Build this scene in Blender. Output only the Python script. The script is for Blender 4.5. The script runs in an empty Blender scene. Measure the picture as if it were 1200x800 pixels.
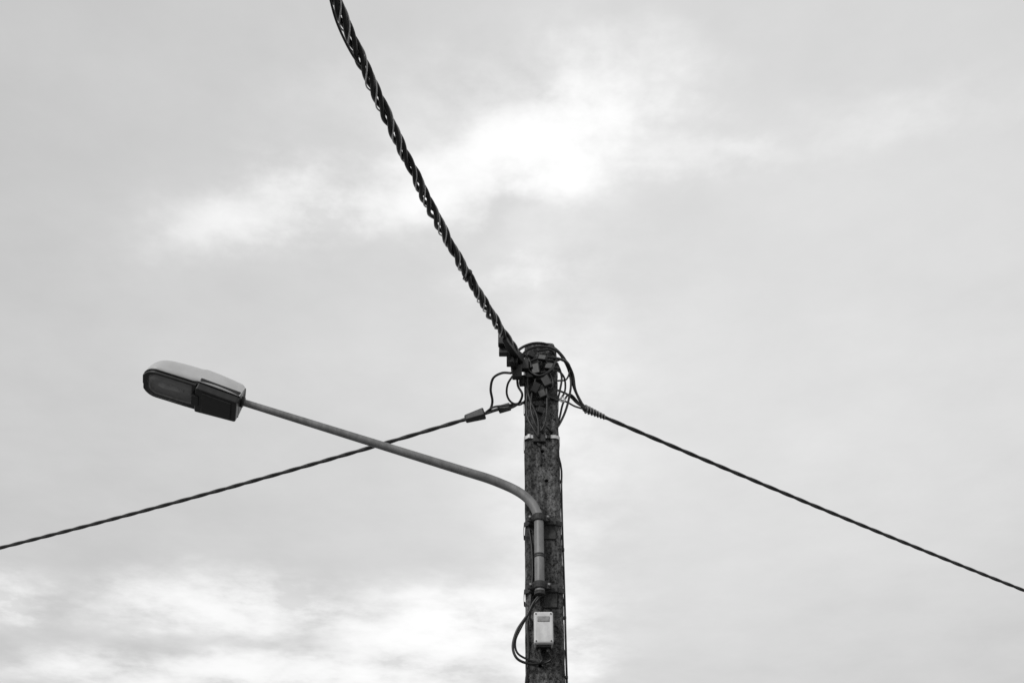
import bpy, math, random
import numpy as np
from mathutils import Vector, Matrix, noise
random.seed(4)
scene=bpy.context.scene
# ---------------- camera ----------------
CAM=Vector((0,0,1.6)); PITCH=math.radians(35); F=1500.0
cd=bpy.data.cameras.new("camera"); cam=bpy.data.objects.new("camera",cd)
scene.collection.objects.link(cam); cam.location=CAM
cam.rotation_euler=(math.radians(90)+PITCH,0,0)
cd.sensor_width=36; cd.lens=36*F/1200; cd.clip_end=5000; scene.camera=cam
fw=Vector((0,math.cos(PITCH),math.sin(PITCH))); up=Vector((0,-math.sin(PITCH),math.cos(PITCH)))
def ray(px,py): return Vector((1,0,0))*(px-600)+up*(400-py)+fw*F
def P(px,py,Y):
    d=ray(px,py); return CAM+d*(Y/d.y)
Y0=9.14; PX=0.245; FRONT=Y0-0.13
scene.view_settings.view_transform='Standard'; scene.view_settings.look='None'
scene.view_settings.exposure=0; scene.view_settings.gamma=1

# ---------------- materials ----------------
def newmat(name):
    m=bpy.data.materials.new(name); m.use_nodes=True
    nt=m.node_tree; b=nt.nodes['Principled BSDF']; return m,nt,b
def noisemat(name,c0,c1,scale=20,rough=0.6,metal=0,bump=0.1,stretch=(1,1,1),detail=5,p0=.35,p1=.65,rv=.12):
    m,nt,b=newmat(name); N=nt.nodes; L=nt.links
    tc=N.new('ShaderNodeTexCoord'); mp=N.new('ShaderNodeMapping'); mp.inputs['Scale'].default_value=stretch
    L.new(tc.outputs['Object'],mp.inputs['Vector'])
    n=N.new('ShaderNodeTexNoise'); n.inputs['Scale'].default_value=scale; n.inputs['Detail'].default_value=detail; n.inputs['Roughness'].default_value=.65
    L.new(mp.outputs[0],n.inputs['Vector'])
    r=N.new('ShaderNodeValToRGB'); r.color_ramp.elements[0].position=p0; r.color_ramp.elements[1].position=p1
    r.color_ramp.elements[0].color=(c0,c0,c0,1); r.color_ramp.elements[1].color=(c1,c1,c1,1)
    L.new(n.outputs['Fac'],r.inputs[0]); L.new(r.outputs[0],b.inputs['Base Color'])
    mr=N.new('ShaderNodeMapRange'); mr.inputs['To Min'].default_value=max(.05,rough-rv); mr.inputs['To Max'].default_value=rough+rv
    L.new(n.outputs['Fac'],mr.inputs[0]); L.new(mr.outputs[0],b.inputs['Roughness'])
    b.inputs['Metallic'].default_value=metal
    bp=N.new('ShaderNodeBump'); bp.inputs['Strength'].default_value=bump; bp.inputs['Distance'].default_value=.004
    L.new(n.outputs['Fac'],bp.inputs['Height']); L.new(bp.outputs[0],b.inputs['Normal'])
    return m
M_cable=noisemat('cable_black',.005,.015,60,.38,0,.15)
M_cable2=noisemat('cable_dark',.007,.02,40,.5,0,.2)
M_glint=noisemat('glint_pale',.45,.7,60,.35,.3,.1)  # pale colour standing in for glints on the black bundle
M_clamp=noisemat('clamp_black',.006,.024,50,.5,0,.3)
M_steel=noisemat('galvanised_steel',.16,.34,30,.5,.35,.25)
M_rust=noisemat('dark_steel',.012,.06,45,.65,.3,.4)
M_pipe=noisemat('pipe_paint',.15,.25,14,.5,.15,.15,(1,1,.4))
M_shell=noisemat('lamp_shell',.42,.55,6,.42,0,.03,(1,1,1),6,.25,.75)
M_lampdark=noisemat('lamp_body_dark',.006,.015,30,.4,0,.1)
M_box=noisemat('box_plastic',.55,.72,18,.5,0,.1,(1,1,.5))
M_band=noisemat('band_light',.5,.75,40,.4,.2,.1)
M_refl=noisemat('reflector',.35,.75,7,.3,.2,.05)
M_glass,nt,b=newmat('lamp_glass')
b.inputs['Base Color'].default_value=(.12,.12,.12,1); b.inputs['Roughness'].default_value=.15
tr=nt.nodes.new('ShaderNodeBsdfTransparent'); tr.inputs[0].default_value=(.9,.9,.9,1)
mx=nt.nodes.new('ShaderNodeMixShader'); mx.inputs[0].default_value=.3
nt.links.new(tr.outputs[0],mx.inputs[1]); nt.links.new(b.outputs[0],mx.inputs[2])
nt.links.new(mx.outputs[0],nt.nodes['Material Output'].inputs[0])
def concrete():
    m,nt,b=newmat('weathered_concrete'); N=nt.nodes; L=nt.links
    tc=N.new('ShaderNodeTexCoord')
    def nz(scale,st,det=6,ro=.6):
        mp=N.new('ShaderNodeMapping'); mp.inputs['Scale'].default_value=st; L.new(tc.outputs['Object'],mp.inputs['Vector'])
        n=N.new('ShaderNodeTexNoise'); n.inputs['Scale'].default_value=scale; n.inputs['Detail'].default_value=det; n.inputs['Roughness'].default_value=ro
        L.new(mp.outputs[0],n.inputs['Vector']); return n.outputs['Fac']
    def ramp(s,p0,p1,c0,c1):
        r=N.new('ShaderNodeValToRGB'); e=r.color_ramp.elements
        e[0].position=p0; e[1].position=p1; e[0].color=(c0,c0,c0,1); e[1].color=(c1,c1,c1,1); L.new(s,r.inputs[0]); return r.outputs[0]
    def mul(a,c):
        k=N.new('ShaderNodeMix'); k.data_type='RGBA'; k.blend_type='MULTIPLY'; k.inputs[0].default_value=1
        L.new(a,k.inputs[6]); L.new(c,k.inputs[7]); return k.outputs[2]
    big=ramp(nz(3.4,(1,1,.6)),.38,.62,.045,.18)
    streak=ramp(nz(14,(1,1,.10)),.38,.60,.35,1.0)
    fine_n=nz(42,(1,1,.8),6,.75); fine=ramp(fine_n,.38,.6,.22,1.45)
    spots=ramp(nz(80,(1,1,1),2,.5),.36,.42,.2,1)
    col=mul(mul(mul(big,streak),fine),spots)
    L.new(col,b.inputs['Base Color']); b.inputs['Roughness'].default_value=.92
    b.inputs['Specular IOR Level'].default_value=.2
    bp=N.new('ShaderNodeBump'); bp.inputs['Strength'].default_value=.8; bp.inputs['Distance'].default_value=.01
    L.new(fine_n,bp.inputs['Height']); L.new(bp.outputs[0],b.inputs['Normal'])
    return m
M_conc=concrete()

# ---------------- geometry helpers ----------------
def empty(name):
    e=bpy.data.objects.new(name,None); scene.collection.objects.link(e); e.empty_display_size=.2; return e
def mk(name,verts,faces,mat,parent,smooth=True,bevel=0,loc=None):
    me=bpy.data.meshes.new(name); me.from_pydata([tuple(v) for v in verts],[],faces); me.validate(); me.update()
    ob=bpy.data.objects.new(name,me); scene.collection.objects.link(ob)
    if mat: me.materials.append(mat)
    if smooth:
        for p in me.polygons: p.use_smooth=True
    if parent: ob.parent=parent
    if bevel:
        md=ob.modifiers.new('b','BEVEL'); md.width=bevel; md.segments=3; md.limit_method='ANGLE'
    return ob
def cr(pts,n=10):
    pts=[Vector(p) for p in pts]; q=[pts[0]*2-pts[1]]+pts+[pts[-1]*2-pts[-2]]; out=[]
    for i in range(1,len(q)-2):
        a,b_,c,d=q[i-1:i+3]
        for k in range(n):
            t=k/n
            out.append(.5*((2*b_)+(c-a)*t+(2*a-5*b_+4*c-d)*t*t+(3*b_-a-3*c+d)*t**3))
    out.append(pts[-1]); return out
def tube_data(pts,r,ns=10):
    pts=[Vector(p) for p in pts]; n=len(pts); rad=r if isinstance(r,(list,tuple)) else [r]*n
    T=[(pts[min(i+1,n-1)]-pts[max(i-1,0)]).normalized() for i in range(n)]
    nrm=T[0].orthogonal().normalized(); V=[];Fc=[]
    for i in range(n):
        nrm=(nrm-T[i]*nrm.dot(T[i])); 
        if nrm.length<1e-6: nrm=T[i].orthogonal()
        nrm.normalize(); bn=T[i].cross(nrm)
        for k in range(ns):
            a=2*math.pi*k/ns; V.append(pts[i]+(nrm*math.cos(a)+bn*math.sin(a))*rad[i])
    for i in range(n-1):
        for k in range(ns):
            k2=(k+1)%ns; Fc.append((i*ns+k,i*ns+k2,(i+1)*ns+k2,(i+1)*ns+k))
    Fc.append(tuple(range(ns))[::-1]); Fc.append(tuple((n-1)*ns+k for k in range(ns)))
    return V,Fc
def join(datas):
    V=[];Fc=[]
    for v,f in datas:
        o=len(V); V+=v; Fc+=[tuple(i+o for i in q) for q in f]
    return V,Fc
def tube(name,pts,r,mat,parent,ns=10):
    v,f=tube_data(pts,r,ns); return mk(name,v,f,mat,parent)
def box_data(c,sx,sy,sz,R=None,tz=1.0):
    c=Vector(c); V=[]
    for z in (-1,1):
        k=tz if z>0 else 1
        for x,y in ((-1,-1),(1,-1),(1,1),(-1,1)):
            p=Vector((x*sx/2*k,y*sy/2*k,z*sz/2)); 
            if R: p=R@p
            V.append(c+p)
    return V,[(3,2,1,0),(4,5,6,7),(0,1,5,4),(1,2,6,5),(2,3,7,6),(3,0,4,7)]
def box(name,c,sx,sy,sz,mat,parent,R=None,bevel=.006,tz=1.0):
    v,f=box_data(c,sx,sy,sz,R,tz); return mk(name,v,f,mat,parent,False,bevel)
def cyl(name,a,b_,r,mat,parent,ns=16,bevel=.003):
    v,f=tube_data([a,b_],r,ns); o=mk(name,v,f,mat,parent,False,bevel); return o
def frame(zdir,hint=Vector((0,0,1))):
    z=zdir.normalized(); x=hint.cross(z)
    if x.length<1e-4: x=Vector((1,0,0))
    x.normalize(); y=z.cross(x); return Matrix((x,y,z)).transposed()

# ---------------- ground ----------------
gm,nt,b=newmat('gravel'); N=nt.nodes;L=nt.links
tc=N.new('ShaderNodeTexCoord'); n1=N.new('ShaderNodeTexNoise'); n1.inputs['Scale'].default_value=1.5; n1.inputs['Detail'].default_value=5
L.new(tc.outputs['Object'],n1.inputs['Vector']); r=N.new('ShaderNodeValToRGB')
r.color_ramp.elements[0].color=(.10,.10,.10,1); r.color_ramp.elements[1].color=(.26,.26,.26,1)
L.new(n1.outputs['Fac'],r.inputs[0]); L.new(r.outputs[0],b.inputs['Base Color']); b.inputs['Roughness'].default_value=.95
mk('ground',[(-1500,-1500,0),(1500,-1500,0),(1500,1500,0),(-1500,1500,0)],[(0,1,2,3)],gm,None,False)

# ---------------- utility pole ----------------
pole=empty('utility_pole')
H=7.915
def halfw(z): return .137+(8.0-z)*(.1445-.137)/3.06
def section():
    c=.24; pts=[]
    corners=[(-1,-1),(1,-1),(1,1),(-1,1)]
    for i,(x,y) in enumerate(corners):
        nx,ny=corners[(i+1)%4]; dx,dy=(nx-x)/2,(ny-y)/2
        s=Vector((x,y))+Vector((dx,dy))*c; e=Vector((nx,ny))-Vector((dx,dy))*c
        for k in range(9): pts.append(s.lerp(e,k/8))
        ndx,ndy=[( (corners[(i+2)%4][0]-nx)/2),((corners[(i+2)%4][1]-ny)/2)]
        s2=Vector((nx,ny))+Vector((ndx,ndy))*c
        mid=(e+s2)/2*1.035
        pts.append(e.lerp(mid,.55)); pts.append(mid); pts.append(mid.lerp(s2,.45))
    return pts
sec=section(); ns=len(sec)
V=[];Fc=[]
zs=[0,1,2,3,4]+[4.4+i*.0197 for i in range(int((H-4.4)/.0197)+1)]
for z in zs:
    hw=halfw(z); k=1.0
    if z>H-.07: k=1-.2*((z-(H-.07))/.07)**2
    for p in sec:
        q=Vector((p.x*hw*k,p.y*hw*.95*k,z))
        d=noise.noise(Vector((q.x*14,q.y*14,q.z*9)))*.005+noise.noise(q*3)*.003
        e=0
        if abs(p.x)+abs(p.y)>1.7: e=max(0,noise.noise(Vector((q.x*20+7,q.y*20,q.z*14)))-.1)*.03
        out=Vector((q.x,q.y,0)).normalized()
        q=q+out*(d-e); V.append(Vector((PX+q.x,Y0+q.y,q.z+(.02*noise.noise(q*9) if z==zs[-1] else 0))))
m=len(zs)
for i in range(m-1):
    for k in range(ns):
        k2=(k+1)%ns; Fc.append((i*ns+k,i*ns+k2,(i+1)*ns+k2,(i+1)*ns+k))
Fc.append(tuple(range(ns))[::-1]); Fc.append(tuple((m-1)*ns+k for k in range(ns)))
shaft=mk('shaft',V,Fc,M_conc,pole)
cut=join([tube_data([(PX+dx,FRONT-.08,z),(PX+dx,FRONT+.05,z)],r_,14) for dx,z,r_ in
   [(.0,6.82,.016),(.03,6.55,.015),(-.03,6.3,.016),(.055,6.22,.014),(.05,5.2,.015),(-.06,5.95,.015),(-.03,7.2,.015),(.055,6.95,.015),(-.07,5.55,.015),(-.04,5.02,.014)]])
co=mk('cutter',cut[0],cut[1],M_conc,None,False)
bm=shaft.modifiers.new('holes','BOOLEAN'); bm.object=co; bm.operation='DIFFERENCE'; bm.solver='EXACT'
dg=bpy.context.evaluated_depsgraph_get(); nm=bpy.data.meshes.new_from_object(shaft.evaluated_get(dg)); shaft.modifiers.clear(); shaft.data=nm
bpy.data.objects.remove(co)
def band(name,z,h,mat,parent,off=.003,thick=.003):
    vs=[];fs=[]
    hw=halfw(z)
    for zz,o in ((z-h/2,off),(z+h/2,off),(z+h/2,off+thick),(z-h/2,off+thick)):
        for p in sec: 
            o2=Vector((p.x,p.y)).normalized()*(o+.003)
            vs.append((PX+p.x*hw+o2.x,Y0+p.y*hw*.95+o2.y,zz))
    for a in range(4):
        b2=(a+1)%4
        for k in range(ns):
            k2=(k+1)%ns; fs.append((a*ns+k,a*ns+k2,b2*ns+k2,b2*ns+k))
    return mk(name,vs,fs,mat,parent,False)
def zat(px,py,Y=FRONT): return P(px,py,Y).z
band('steel_strap',zat(632,512),.03,M_band,pole)
band('steel_strap_top',zat(632,430),.02,M_rust,pole)
band('steel_strap_upper',zat(632,468),.018,M_rust,pole)
def bolt(name,p,r=.014,parent=pole):
    p=Vector(p); cyl(name,p+Vector((0,.02,0)),p+Vector((0,-.018,0)),r,M_rust,parent,6,.002)
box('strap_bracket',P(632,514,FRONT-.02),.10,.04,.07,M_rust,pole)
box('strap_buckle',P(643,511,FRONT-.015),.03,.02,.045,M_rust,pole)
box('strap_buckle_b',P(620,511,FRONT-.012),.025,.014,.04,M_band,pole)
bolt('strap_bolt',P(632,522,FRONT-.03)); bolt('strap_bolt_b',P(634,539,FRONT),.012)
tube('drip_a',cr([P(630,518,FRONT-.02),P(633,530,FRONT-.03),P(634,545,FRONT-.01)]),.007,M_clamp,pole)
box('crossplate',P(631,441,FRONT-.015),.15,.03,.09,M_rust,pole)
box('crossplate_lower',P(631,473,FRONT-.012),.12,.024,.05,M_rust,pole)
for i,(a,b_) in enumerate([(622,441),(641,441),(625,473),(639,473),(632,428)]): bolt('plate_bolt_%d'%i,P(a,b_,FRONT-.03),.012)

# ---------------- street lamp ----------------
lamp=empty('street_lamp')
E1=P(284,471,8.58); PY=FRONT-.085
E2=P(572,560.5,PY-.02)
straight=[E1.lerp(E2,i/14) for i in range(15)]
bend=[P(590,567.5,PY-.005),P(604,574,PY),P(616,582,PY),P(625,592,PY),P(630,603,PY)]
xp=P(631.5,612,PY).x; 
zb=zat(634,694,PY); zt=zat(631,612,PY)
vert=[Vector((xp,PY,zt+(zb-zt)*i/6)) for i in range(7)]
path=cr(straight+bend+vert,6)
rad=[]
for i,p in enumerate(path): 
    t=min(1,(p-E1).length/(E2-E1).length); rad.append(.0275+(.0375-.0275)*t)
tube('arm',path,rad,M_pipe,lamp,20)
for i,py in enumerate((607,650,652.5,689)):
    z=zat(632,py,PY); 
    if i in(1,2): cyl('pipe_joint_%d'%i,Vector((xp,PY,z-.006)),Vector((xp,PY,z+.006)),.0415,M_rust,lamp,24,.002)
def clampset(tag,z):
    box('saddle_'+tag,Vector((PX-.01,FRONT-.025,z)),.22,.035,.06,M_rust,lamp)
    box('saddle_v_'+tag,Vector((PX+.045,FRONT-.014,z-.085)),.10,.016,.12,M_rust,lamp,bevel=.004)
    cyl('collar_'+tag,Vector((xp,PY,z-.028)),Vector((xp,PY,z+.028)),.05,M_rust,lamp,24,.006)
    for s in(-1,1):
        box('lug_%s_%d'%(tag,s),Vector((xp+s*.066,PY+.005,z)),.05,.022,.05,M_rust,lamp,bevel=.005)
        q=Vector((xp+s*.07,PY,z)); cyl('lugbolt_%s_%d'%(tag,s),q+Vector((0,-.035,0)),q+Vector((0,.07,0)),.010,M_steel,lamp,8)
    band('band_'+tag,z-.004,.04,M_rust,lamp,.006,.004)
clampset('upper',zat(632,607,PY)); clampset('lower',zat(634,686,PY))
cyl('pipe_cap',Vector((xp,PY,zb-.02)),Vector((xp,PY,zb+.01)),.042,M_rust,lamp,20)
d=(E1-E2).normalized(); w=Vector((0,0,1)).cross(d).normalized()
if w.y>0: w=-w
v=w.cross(d); 
if v.z<0: v=-v
ROLL=math.radians(10)
w,v=(w*math.cos(ROLL)+v*math.sin(ROLL)),(v*math.cos(ROLL)-w*math.sin(ROLL))
O=E1+d*.008-v*.060
def Lc(u,ww,vv): return O+d*u+w*ww+v*vv
LEN=.785
def bw(u):
    t=u/LEN; b0=.122+.028*math.sin(min(1,t/.6)*math.pi/2)
    if t>.84: b0*=math.sqrt(max(0.0,1-((t-.84)/.165)**2.4))
    return b0
def sh(u):
    t=u/LEN; h=.182+.034*math.sin(t*math.pi)
    if t>.74: h*=math.sqrt(max(0.0,1-((t-.74)/.265)**2.6))
    if t<.04: h*=.86+.14*(t/.04)
    return h
us=[0,.006,.02]+[.02+i*(LEN-.02)/44 for i in range(1,45)]
K=24
def base_v(u):
    t=u/LEN
    return .0 if t<.43 else -.0-.012*min(1,(t-.43)/.05)
V=[];Fc=[]
for u in us:
    B=bw(u);Hh=sh(u);bv=base_v(u)
    for k in range(K+1):
        a=math.pi*k/K; ca,sa=math.cos(a),math.sin(a); e=.52
        x=math.copysign(abs(ca)**e,ca)*B; y=abs(sa)**.7*Hh
        V.append(Lc(u,x*(1-.10*abs(sa)),bv+y))
for i in range(len(us)-1):
    for k in range(K): q=i*(K+1)+k; Fc.append((q,q+1,q+K+2,q+K+1))
    Fc.append((i*(K+1),(i+1)*(K+1),(i+1)*(K+1)+K,i*(K+1)+K))
Fc.append(tuple(range(K+1)))
mk('housing_shell',V,Fc,M_shell,lamp)
rr=[Lc(u,bw(u)+.002,base_v(u)) for u in us]+[Lc(u,-bw(u)-.002,base_v(u)) for u in reversed(us)]
tube('shell_rim',rr+[rr[0]],.004,M_lampdark,lamp,8)
def loftbox(name,u0,u1,top,bot,kw,mat,bev=.015,slope=0):
    vs=[]
    for u in(u0,u1):
        B=bw(u)*kw; bo=bot+(slope if u==u0 else 0)
        vs+= [Lc(u,-B,top),Lc(u,B,top),Lc(u,B*.93,bo),Lc(u,-B*.93,bo)]
    return mk(name,vs,[(0,1,2,3),(7,6,5,4),(0,4,5,1),(1,5,6,2),(2,6,7,3),(3,7,4,0)],mat,lamp,False,bev)
# the dark rear housing laps up over the lower edge of the pale cover
loftbox('gear_compartment',-.002,.34,.055,-.068,1.025,M_lampdark)
loftbox('gear_lid',.04,.28,-.063,-.08,.8,M_lampdark,.006)
loftbox('lamp_latch',.305,.365,-.04,-.078,.4,M_lampdark,.006)
cyl('pipe_socket',E1-d*.015,E1+d*.03,.043,M_lampdark,lamp,24,.006)
u0=.345
uu=[u0+(LEN-.012-u0)*i/24 for i in range(25)]
V=[];Fc=[]
outer=[(u,bw(u)*.97) for u in uu]; VT=-.010
loop_o=[Lc(u,b_,VT) for u,b_ in outer]+[Lc(u,-b_,VT) for u,b_ in reversed(outer)]
loop_o2=[Lc(u,b_*.99,-.038) for u,b_ in outer]+[Lc(u,-b_*.99,-.038) for u,b_ in reversed(outer)]
uin=[u0+.03+(LEN-.05-u0-.03)*i/24 for i in range(25)]
inn=[(u,max(.0,min(bw(u)*.97-.018,bw(min(LEN,u+.03))*.97-.010))) for u in uin]
loop_i=[Lc(u,b_,-.040) for u,b_ in inn]+[Lc(u,-b_,-.040) for u,b_ in reversed(inn)]
loop_i2=[Lc(u,b_*.97,-.018) for u,b_ in inn]+[Lc(u,-b_*.97,-.018) for u,b_ in reversed(inn)]
m=50; V=loop_o+loop_o2+loop_i+loop_i2
for a in range(3):
    for k in range(m):
        k2=(k+1)%m; Fc.append((a*m+k,a*m+k2,(a+1)*m+k2,(a+1)*m+k))
mk('glass_frame',V,Fc,M_lampdark,lamp,False)
V=[];Fc=[];J=8
for i,(u,b_) in enumerate(inn):
    for j in range(J+1):
        s=-1+2*j/J; V.append(Lc(u,b_*.97*s,-.018+.05*(1-s*s)*math.sin(math.pi*i/24)**.5))
for i in range(24):
    for j in range(J): q=i*(J+1)+j; Fc.append((q,q+1,q+J+2,q+J+1))
mk('reflector',V,Fc,M_refl,lamp)
tube('bulb',cr([Lc(.45,0,-.01),Lc(.48,0,-.01),Lc(.57,0,-.01),Lc(.64,0,-.01),Lc(.66,0,-.01)],4),[.012]*4+[.022]*4+[.028]*4+[.022]*4+[.008],M_box,lamp,14)
V=[];Fc=[]
for i,(u,b_) in enumerate(inn):
    for j in range(J+1):
        s=-1+2*j/J; V.append(Lc(u,b_*1.02*s,-.040-.025*(1-s**4)*math.sin(math.pi*min(1,max(0,i/24)))**.5))
for i in range(24):
    for j in range(J): q=i*(J+1)+j; Fc.append((q,q+1,q+J+2,q+J+1))
mk('glass_bowl',V,Fc,M_glass,lamp)

# ---------------- overhead cables ----------------
def fit_span(A,az,pix,deg=2):
    nrm=Vector((az.y,-az.x,0)); S=[0];Z=[A.z]
    for px,py in pix:
        dd=ray(px,py); t=(Vector((A.x,A.y,0))-Vector((CAM.x,CAM.y,0))).dot(nrm)/Vector((dd.x,dd.y,0)).dot(nrm)
        p=CAM+dd*t; S.append((Vector((p.x,p.y,0))-Vector((A.x,A.y,0))).dot(az)); Z.append(p.z)
    c=np.polyfit(S,Z,deg,w=[4]+[1]*(len(S)-1)); return c,S
def helix(A,az,c,s0,s1,R,pitch,ph,step,wob=0,seed=0):
    out=[];n=int((s1-s0)/step)
    side=Vector((-az.y,az.x,0))
    for i in range(n+1):
        s=s0+(s1-s0)*i/n; p=Vector((A.x+az.x*s,A.y+az.y*s,float(np.polyval(c,s))))
        a=2*math.pi*s/pitch+ph+.5*noise.noise(Vector((s*1.3,seed,0)))
        RR=R*(1+wob*noise.noise(Vector((s*3,seed*3.3,5))))
        out.append(p+side*RR*math.cos(a)+Vector((0,0,1))*RR*math.sin(a))
    return out
A=P(611,421,FRONT-.05); T=Vector((-1.06,5.05,0)); az=(T-Vector((A.x,A.y,0))).normalized()
c,S=fit_span(A,az,[(578,372),(530,291),(486,205),(438,104),(393,0)])
bund=empty('overhead_power_cable')
for k in range(3):
    v_,f_=tube_data(helix(A,az,c,.02,6.5,.0225,.46,k*math.pi*2/3,.02,.5,k),.0158,8); mk('strand_%d'%k,v_,f_,M_cable,bund)
    v_,f_=tube_data(helix(A,az,c,6.5,26,.0225,.46,k*math.pi*2/3,.08,.5,k),.0158,6); mk('strand_far_%d'%k,v_,f_,M_cable,bund)
for k in range(2):  # thin pale strands added to imitate highlights along the twisted cable
    v_,f_=tube_data(helix(A,az,c,.0,7,.035,.46,.75+k*2.1,.02,.25,9+k),.0055,6); mk('glint_wire_%d'%k,v_,f_,M_glint,bund)
def onb(s,side=0,dz=0):
    sd=Vector((-az.y,az.x,0)); return Vector((A.x+az.x*s,A.y+az.y*s,float(np.polyval(c,s))))+sd*side+Vector((0,0,dz))
tube('tail_loop',cr([onb(3.55,.0,0),onb(3.7,-.02,-.05),onb(3.95,-.02,-.075),onb(4.15,.0,-.05),onb(4.3,0,0)]),.008,M_cable,bund,8)
tube('cable_tie',cr([onb(1.45,-.04,-.01),onb(1.48,0,-.05),onb(1.50,.04,0),onb(1.48,0,.045),onb(1.45,-.04,-.01)]),.007,M_cable,bund,6)
tube('cable_tie_tail',cr([onb(1.45,-.02,-.04),onb(1.5,.0,-.07),onb(1.58,.0,-.06)]),.006,M_cable,bund,6)
def obox(name,pa,pb,wd,th,mat,parent,tz=1.0,bev=.008):
    R=frame(pb-pa); return box(name,(pa+pb)/2,wd,th,(pb-pa).length,mat,parent,R,bev,tz)
obox('dead_end_clamp',onb(.04,0,-.035),onb(.50,0,-.035),.075,.085,M_clamp,bund,.55)
obox('clamp_wedge',onb(.05,-.03,-.11),onb(.24,-.03,-.10),.055,.07,M_clamp,bund,.8)
box('connector_a',P(588,396,FRONT-.35),.06,.06,.15,M_clamp,bund)
box('connector_b',P(590,411,FRONT-.3),.075,.06,.08,M_clamp,bund)
box('connector_c',P(600,421,FRONT-.2),.09,.07,.11,M_clamp,bund)
box('connector_d',P(606,436,FRONT-.12),.08,.06,.12,M_clamp,bund)
box('connector_e',P(614,428,FRONT-.1),.08,.06,.10,M_clamp,bund)
tube('clamp_bail',cr([onb(.08,.02,-.06),P(618,440,FRONT-.04),P(624,441,FRONT-.02)]),.009,M_steel,bund)

def side_cable(name,A,T,pix,ext,r=.014):
    az=(Vector((T.x,T.y,0))-Vector((A.x,A.y,0))).normalized(); c,S=fit_span(A,az,pix)
    e=empty(name)
    for k in range(2):
        v_,f_=tube_data(helix(A,az,c,0,7,r*.3,.4,k*math.pi,.03,.1,k),r,8); mk(name+'_strand_%d'%k,v_,f_,M_cable2,e)
        v_,f_=tube_data(helix(A,az,c,7,ext,r*.3,.4,k*math.pi,.1,.1,k),r,6); mk(name+'_strand_far_%d'%k,v_,f_,M_cable2,e)
    return e,az,c
AL=P(558,487.5,Y0+.12); d0=ray(0,641); TL=CAM+d0*(5.6/d0.z)
left,azl,cl=side_cable('overhead_service_cable',AL,TL,[(400,531),(200,592),(0,641)],22)
AR=P(688,480,Y0+.10); d0=ray(1200,691); TR=CAM+d0*(5.6/d0.z)
right,azr,crr=side_cable('overhead_service_cable.001',AR,TR,[(820,533),(1000,613),(1200,691)],22)
pa=P(568,484,Y0+.1); pb=P(545,491,Y0+.12)
obox('service_clamp',pa,pb,.085,.08,M_clamp,left,.7,.012)
tube('service_clamp_bail',cr([pa,P(580,480,Y0+.08),P(590,477,Y0+.06),P(603,474,Y0+.03),P(616,471,Y0)]),.012,M_clamp,left)
tube('service_clamp_bail_b',cr([pa,P(578,477,Y0+.04),P(592,475,Y0),P(605,473,Y0-.02),P(616,472,Y0-.05)]),.009,M_clamp,left)
obox('turnbuckle',P(584,480,Y0+.07),P(598,476,Y0+.05),.06,.05,M_clamp,left)
g=[]
sd=Vector((-azr.y,azr.x,0))
for i in range(140):
    s=i/139*.22-.03; a=2*math.pi*s/.032; p=Vector((AR.x+azr.x*s,AR.y+azr.y*s,float(np.polyval(crr,s))))
    rr_=.032-.014*max(0,s)/.19; g.append(p+sd*rr_*math.cos(a)+Vector((0,0,1))*rr_*math.sin(a))
tube('preformed_grip',g,.006,M_steel,right,6)
tube('grip_core',[Vector((AR.x+azr.x*s,AR.y+azr.y*s,float(np.polyval(crr,s)))) for s in(-.03,.1,.19)],[.026,.022,.014],M_clamp,right,10)
tube('grip_bail',cr([AR,P(676,472,Y0+.08),P(665,462,Y0+.06),P(648,455,Y0+.02)]),.009,M_clamp,right)
tube('grip_bail_b',cr([AR,P(674,476,Y0+.06),P(662,470,Y0+.02),P(648,468,Y0-.02)]),.008,M_clamp,right)

# ---------------- jumper wires at the pole head ----------------
jw=empty('jumper_wires')
def wire(pts,r=.010,mat=M_cable):
    i=len(jw.children); tube('jumper_%d'%i,cr([P(a,b_,Y0+o) for a,b_,o in pts],8),r,mat,jw,8)
F0=-.16
wire([(600,418,-.25),(612,407,-.2),(628,402,-.18),(645,405,-.1),(659,417,0),(668,434,.05),(673,455,.08),(684,477,.1)],.012)
wire([(605,425,-.22),(618,410,-.2),(636,406,-.19),(652,411,-.1),(664,428,0),(669,448,.03),(666,470,.0),(660,488,-.03),(651,503,-.1),(641,508,F0)],.010)
wire([(612,428,-.2),(630,420,-.19),(648,419,-.15),(663,424,-.05),(671,438,.02),(674,456,.06),(680,470,.09),(689,481,.1)],.012)
wire([(615,436,-.2),(632,424,-.19),(650,424,-.14),(658,440,-.08),(656,458,-.08),(652,474,-.1),(650,492,-.13)],.009)
wire([(640,440,F0),(652,434,-.12),(661,442,-.05),(662,458,-.02),(655,468,-.1),(645,466,F0)],.009)
wire([(628,443,F0-.03),(624,458,F0-.03),(622,478,F0-.03),(627,496,F0-.03),(633,505,F0-.02),(639,494,F0-.03),(641,475,F0-.03),(640,452,F0-.03)],.010)
wire([(620,430,F0-.05),(618,450,F0-.03),(621,468,F0-.03),(630,490,F0-.03),(631,512,F0-.02)],.011)
wire([(612,425,-.22),(622,436,F0-.06),(634,440,F0-.07),(646,432,F0-.04),(651,420,-.12),(645,410,-.16),(630,411,-.2)],.010)
wire([(599,437,-.22),(588,437,-.15),(578,443,-.05),(575,456,0),(577,470,.05),(574,480,.08),(566,486,.1)],.011)
wire([(601,440,-.2),(595,450,-.15),(594,462,-.1),(599,471,-.06),(609,474,-.05),(617,468,-.08)],.009)
wire([(606,440,-.2),(607,452,-.16),(612,462,-.16),(608,472,-.1),(598,478,0),(584,480,.05),(568,485,.1)],.010)
wire([(609,430,-.22),(603,440,-.2),(600,430,-.22),(606,418,-.25),(613,415,-.22),(622,422,F0-.03)],.010)
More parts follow.
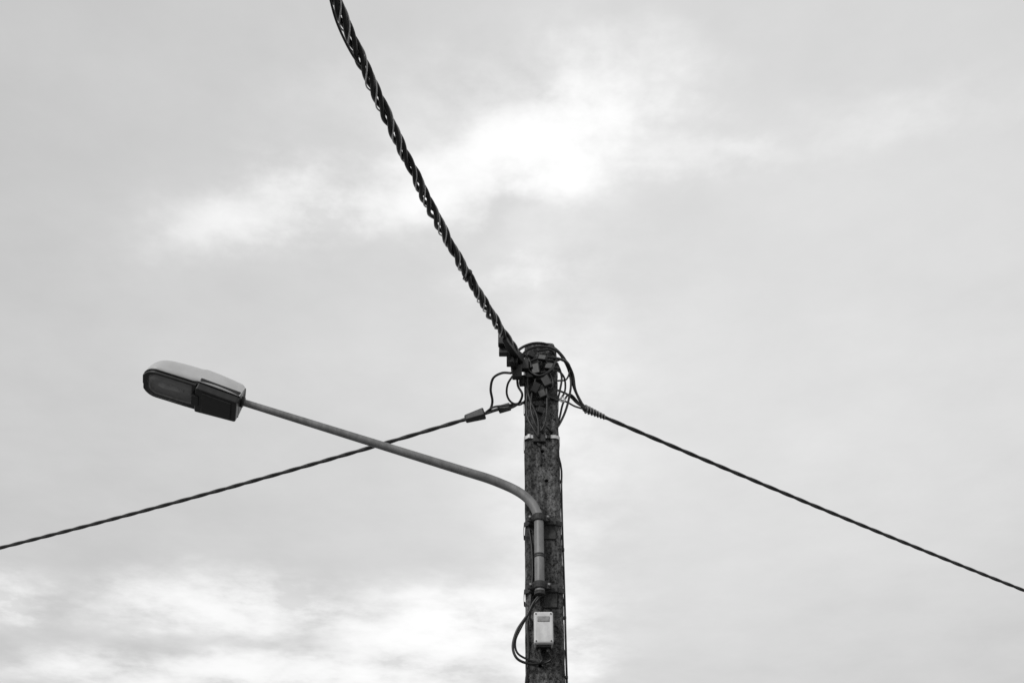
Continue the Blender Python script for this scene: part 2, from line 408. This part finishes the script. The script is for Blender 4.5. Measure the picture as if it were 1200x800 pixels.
wire([(636,445,F0-.03),(644,455,F0-.03),(648,448,F0-.02),(643,437,F0-.03),(634,436,F0-.04)],.008)
wire([(648,425,-.14),(660,421,-.05),(668,430,0),(664,444,0),(654,446,-.08)],.008)
wire([(631,512,F0-.03),(625,502,F0-.03),(618,488,F0-.02),(617,470,F0-.02),(620,450,F0-.03)],.008)
wire([(640,500,F0-.02),(648,505,F0+.02),(655,492,-.05),(660,472,0),(668,462,.04),(680,474,.09)],.009)
for i,(a,b_,o,s1,s2) in enumerate([(618,428,-.2,.08,.10),(628,433,-.2,.07,.10),(640,447,-.2,.07,.10),(627,455,-.19,.06,.10),(644,430,-.17,.07,.06),(612,446,-.16,.05,.09),(636,462,-.19,.06,.07),(652,430,-.1,.04,.07),(622,416,-.19,.06,.05),(636,420,-.19,.07,.05),(620,440,-.19,.06,.06),(633,481,-.18,.05,.06)]):
    R=Matrix.Rotation(random.uniform(-.5,.5),3,'Y')@Matrix.Rotation(random.uniform(-.4,.4),3,'Z')
    box('wire_connector_%d'%i,P(a,b_,Y0+o),s1,.05,s2,M_clamp,jw,R,.007)
ring=[P(659,468,Y0-.1)+Vector((math.cos(t)*.022,0,math.sin(t)*.022)) for t in [i*math.pi/10 for i in range(21)]]
tube('ring_eye',ring,.005,M_band,jw,8)

dl=empty('down_lead_cable')
xr=lambda z: PX+halfw(z)+.010
pts=[P(645,505,FRONT-.01)]
z=zat(652,540)
while z>0:
    pts.append(Vector((xr(z)+.006*noise.noise(Vector((0,0,z*1.7))),Y0-.07+.03*noise.noise(Vector((3,0,z))),z))); z-=.2
pts.append(Vector((xr(0),Y0-.07,0)))
tube('down_lead',cr(pts,4),.008,M_cable,dl,8)
for i,py in enumerate((560,640,720,790)):
    z=zat(655,py); box('cable_clip_%d'%i,Vector((xr(z)-.005,Y0-.07,z)),.03,.03,.02,M_rust,dl,bevel=.003)

# ---------------- junction box ----------------
jb=empty('junction_box')
zc=zat(637,735,FRONT-.12); xc=P(637,737,FRONT-.12).x
box('box_base',Vector((xc,FRONT-.035,zc)),.13,.06,.235,M_box,jb,bevel=.008)
box('box_cover',Vector((xc,FRONT-.095,zc+.002)),.142,.066,.245,M_box,jb,bevel=.014)
box('box_label',Vector((xc,FRONT-.130,zc+.065)),.09,.006,.04,M_steel,jb,bevel=.002)
box('box_foot',Vector((xc,FRONT-.06,zc-.128)),.11,.07,.02,M_clamp,jb,bevel=.004)
for s in(-1,1):
    cyl('gland_%d'%s,Vector((xc+s*.03,FRONT-.06,zc-.13)),Vector((xc+s*.03,FRONT-.06,zc-.165)),.014,M_clamp,jb,10)
for i,(sx_,sz_) in enumerate([(-1,-1),(1,-1),(-1,1),(1,1)]):
    q=Vector((xc+sx_*.055,FRONT-.128,zc+sz_*.105)); cyl('cover_screw_%d'%i,q,q+Vector((0,-.004,0)),.006,M_rust,jb,8,.001)
tube('feed_0',cr([P(632,697,PY),P(625,706,PY),P(618,720,FRONT-.08),P(606,738,FRONT-.08),P(601,757,FRONT-.08),P(606,771,FRONT-.08),P(620,777,FRONT-.06),P(634,775,FRONT-.05),Vector((xc-.03,FRONT-.06,zc-.16))]),.010,M_cable,jb,8)
tube('feed_1',cr([P(634,697,PY),P(628,705,PY),P(621,716,FRONT-.06),P(611,734,FRONT-.05),P(604,750,FRONT-.05),P(606,764,FRONT-.05),P(618,772,FRONT-.04),P(634,777,FRONT-.03),P(646,772,FRONT-.04),Vector((xc+.03,FRONT-.06,zc-.16))]),.008,M_cable,jb,8)
tube('feed_2',cr([P(620,618,FRONT-.02),P(623,640,FRONT-.02),P(624,670,FRONT-.02),P(622,700,FRONT-.02),P(619,730,FRONT-.02),P(619,770,FRONT-.02),P(616,800,FRONT-.02),P(614,840,FRONT-.015),P(616,1000,FRONT-.015)]),.007,M_cable,jb,8)

# ---------------- world ----------------
SE=math.radians(33); SAZ=math.radians(212)
wd=bpy.data.worlds.new("World"); scene.world=wd; wd.use_nodes=True
try:
    wd.cycles.sampling_method='MANUAL'; wd.cycles.sample_map_resolution=256
except Exception as e: print(e)
nt=wd.node_tree; N=nt.nodes; L=nt.links; bg=N['Background']; bg.inputs[1].default_value=.1
sky=N.new('ShaderNodeTexSky'); sky.sky_type='NISHITA'; sky.sun_disc=False; sky.sun_elevation=SE; sky.sun_rotation=SAZ
sky.air_density=1; sky.dust_density=3
bwn=N.new('ShaderNodeRGBToBW'); L.new(sky.outputs[0],bwn.inputs[0])
def mth(op,*a,clamp=False):
    n=N.new('ShaderNodeMath'); n.operation=op; n.use_clamp=clamp
    for i,x in enumerate(a):
        if isinstance(x,(int,float)): n.inputs[i].default_value=x
        else: L.new(x,n.inputs[i])
    return n.outputs[0]
tc=N.new('ShaderNodeTexCoord'); sp=N.new('ShaderNodeSeparateXYZ'); L.new(tc.outputs['Generated'],sp.inputs[0])
zc_=mth('MAXIMUM',sp.outputs[2],.06)
U=mth('DIVIDE',sp.outputs[0],zc_); W=mth('DIVIDE',sp.outputs[1],zc_)
cb=N.new('ShaderNodeCombineXYZ'); L.new(U,cb.inputs[0]); L.new(W,cb.inputs[1])
def nz(scale,det,ro,off=0,dist=0):
    mp=N.new('ShaderNodeMapping'); mp.inputs['Location'].default_value=(off,off*1.7,0); L.new(cb.outputs[0],mp.inputs[0])
    n=N.new('ShaderNodeTexNoise'); n.noise_dimensions='2D'; n.inputs['Scale'].default_value=scale; n.inputs['Detail'].default_value=det; n.inputs['Roughness'].default_value=ro; n.inputs['Distortion'].default_value=dist
    L.new(mp.outputs[0],n.inputs['Vector']); return n
wn=nz(6,5,.6,3.1); ws=N.new('ShaderNodeSeparateColor'); L.new(wn.outputs['Color'],ws.inputs[0])
WA=.17
Uw=mth('MULTIPLY_ADD',mth('SUBTRACT',ws.outputs[0],.5),WA,U); Ww=mth('MULTIPLY_ADD',mth('SUBTRACT',ws.outputs[1],.5),WA,W)
def pl(px,py):
    d=ray(px,py); return np.array([d.x/d.z,d.y/d.z])
def blob(cx,cy,ax,ay,bx,by,warp=True):
    c0=pl(cx,cy); a=pl(cx+ax,cy+ay)-c0; b=pl(cx+bx,cy+by)-c0
    M=np.linalg.inv(np.array([a,b]).T)
    x=mth('SUBTRACT',Uw if warp else U,float(c0[0])); y=mth('SUBTRACT',Ww if warp else W,float(c0[1]))
    p=mth('ADD',mth('MULTIPLY',x,float(M[0,0])),mth('MULTIPLY',y,float(M[0,1])))
    q=mth('ADD',mth('MULTIPLY',x,float(M[1,0])),mth('MULTIPLY',y,float(M[1,1])))
    r2=mth('ADD',mth('MULTIPLY',p,p),mth('MULTIPLY',q,q))
    return mth('EXPONENT',mth('MULTIPLY',r2,-1.0))
def acc(cur,bl,amp): return mth('MULTIPLY_ADD',bl,amp,cur)
n1=nz(5.0,7,.6,5.3)
fb=n1.outputs['Fac']
v0=mth('MULTIPLY_ADD',mth('MINIMUM',bwn.outputs[0],8.0),.008,.575)
v0=acc(v0,blob(760,540,480,0,0,300,False),.15)
v0=acc(v0,blob(1150,430,300,0,0,300,False),.05)
v0=acc(v0,blob(60,40,420,0,0,240,False),-.04)
v0=mth('ADD',v0,mth('MULTIPLY',mth('SUBTRACT',fb,.5),.10))
cl_=mth('MULTIPLY',blob(690,150,75,-45,22,45),1.4)
cl_=acc(cl_,blob(590,190,120,-40,12,38),1.0)
cl_=acc(cl_,blob(460,220,150,-45,12,36),.8)
cl_=acc(cl_,blob(310,252,130,-22,8,32),.7)
cl_=acc(cl_,blob(560,105,170,-15,0,45),.3)
cl_=acc(cl_,blob(600,325,60,-10,0,16),.45)
cl_=acc(cl_,blob(600,245,50,-22,10,18),-.22)
cl_=acc(cl_,blob(820,180,80,-12,0,18),.3)
cl_=acc(cl_,blob(1050,130,130,-25,0,30),.2)
cl_=acc(cl_,blob(255,712,115,5,0,26),2.4)
cl_=acc(cl_,blob(505,738,100,-5,0,34),2.0)
cl_=acc(cl_,blob(330,792,190,0,0,20),2.6)
cl_=acc(cl_,blob(0,705,42,0,0,22),2.0)
cl_=acc(cl_,blob(650,760,50,0,0,44),1.3)
cl_=acc(cl_,blob(655,560,75,0,0,170,False),.38)
cl_=acc(cl_,blob(80,780,60,0,0,18),.9)
mr=N.new('ShaderNodeMapRange'); mr.inputs['From Min'].default_value=.34; mr.inputs['From Max'].default_value=.66; mr.inputs['To Min'].default_value=.25; mr.inputs['To Max'].default_value=1.5
L.new(fb,mr.inputs[0])
cl_=mth('MULTIPLY',cl_,mr.outputs[0])
cl_=mth('SUBTRACT',1.0,mth('EXPONENT',mth('MULTIPLY',mth('MAXIMUM',cl_,-.2),-1.1)))
tot=mth('MULTIPLY_ADD',cl_,.36,v0)
tot=mth('MULTIPLY',tot,10.0)
cc=N.new('ShaderNodeCombineColor')
for i in range(3): L.new(tot,cc.inputs[i])
L.new(cc.outputs[0],bg.inputs[0])
# ---------------- sun ----------------
sl=bpy.data.lights.new('sun','SUN'); sl.energy=1.5; sl.angle=math.radians(12); sl.color=(1,.995,.985)
so=bpy.data.objects.new('sun',sl); scene.collection.objects.link(so)
sdv=Vector((math.sin(SAZ)*math.cos(SE),math.cos(SAZ)*math.cos(SE),math.sin(SE)))
so.rotation_euler=sdv.to_track_quat('Z','Y').to_euler()
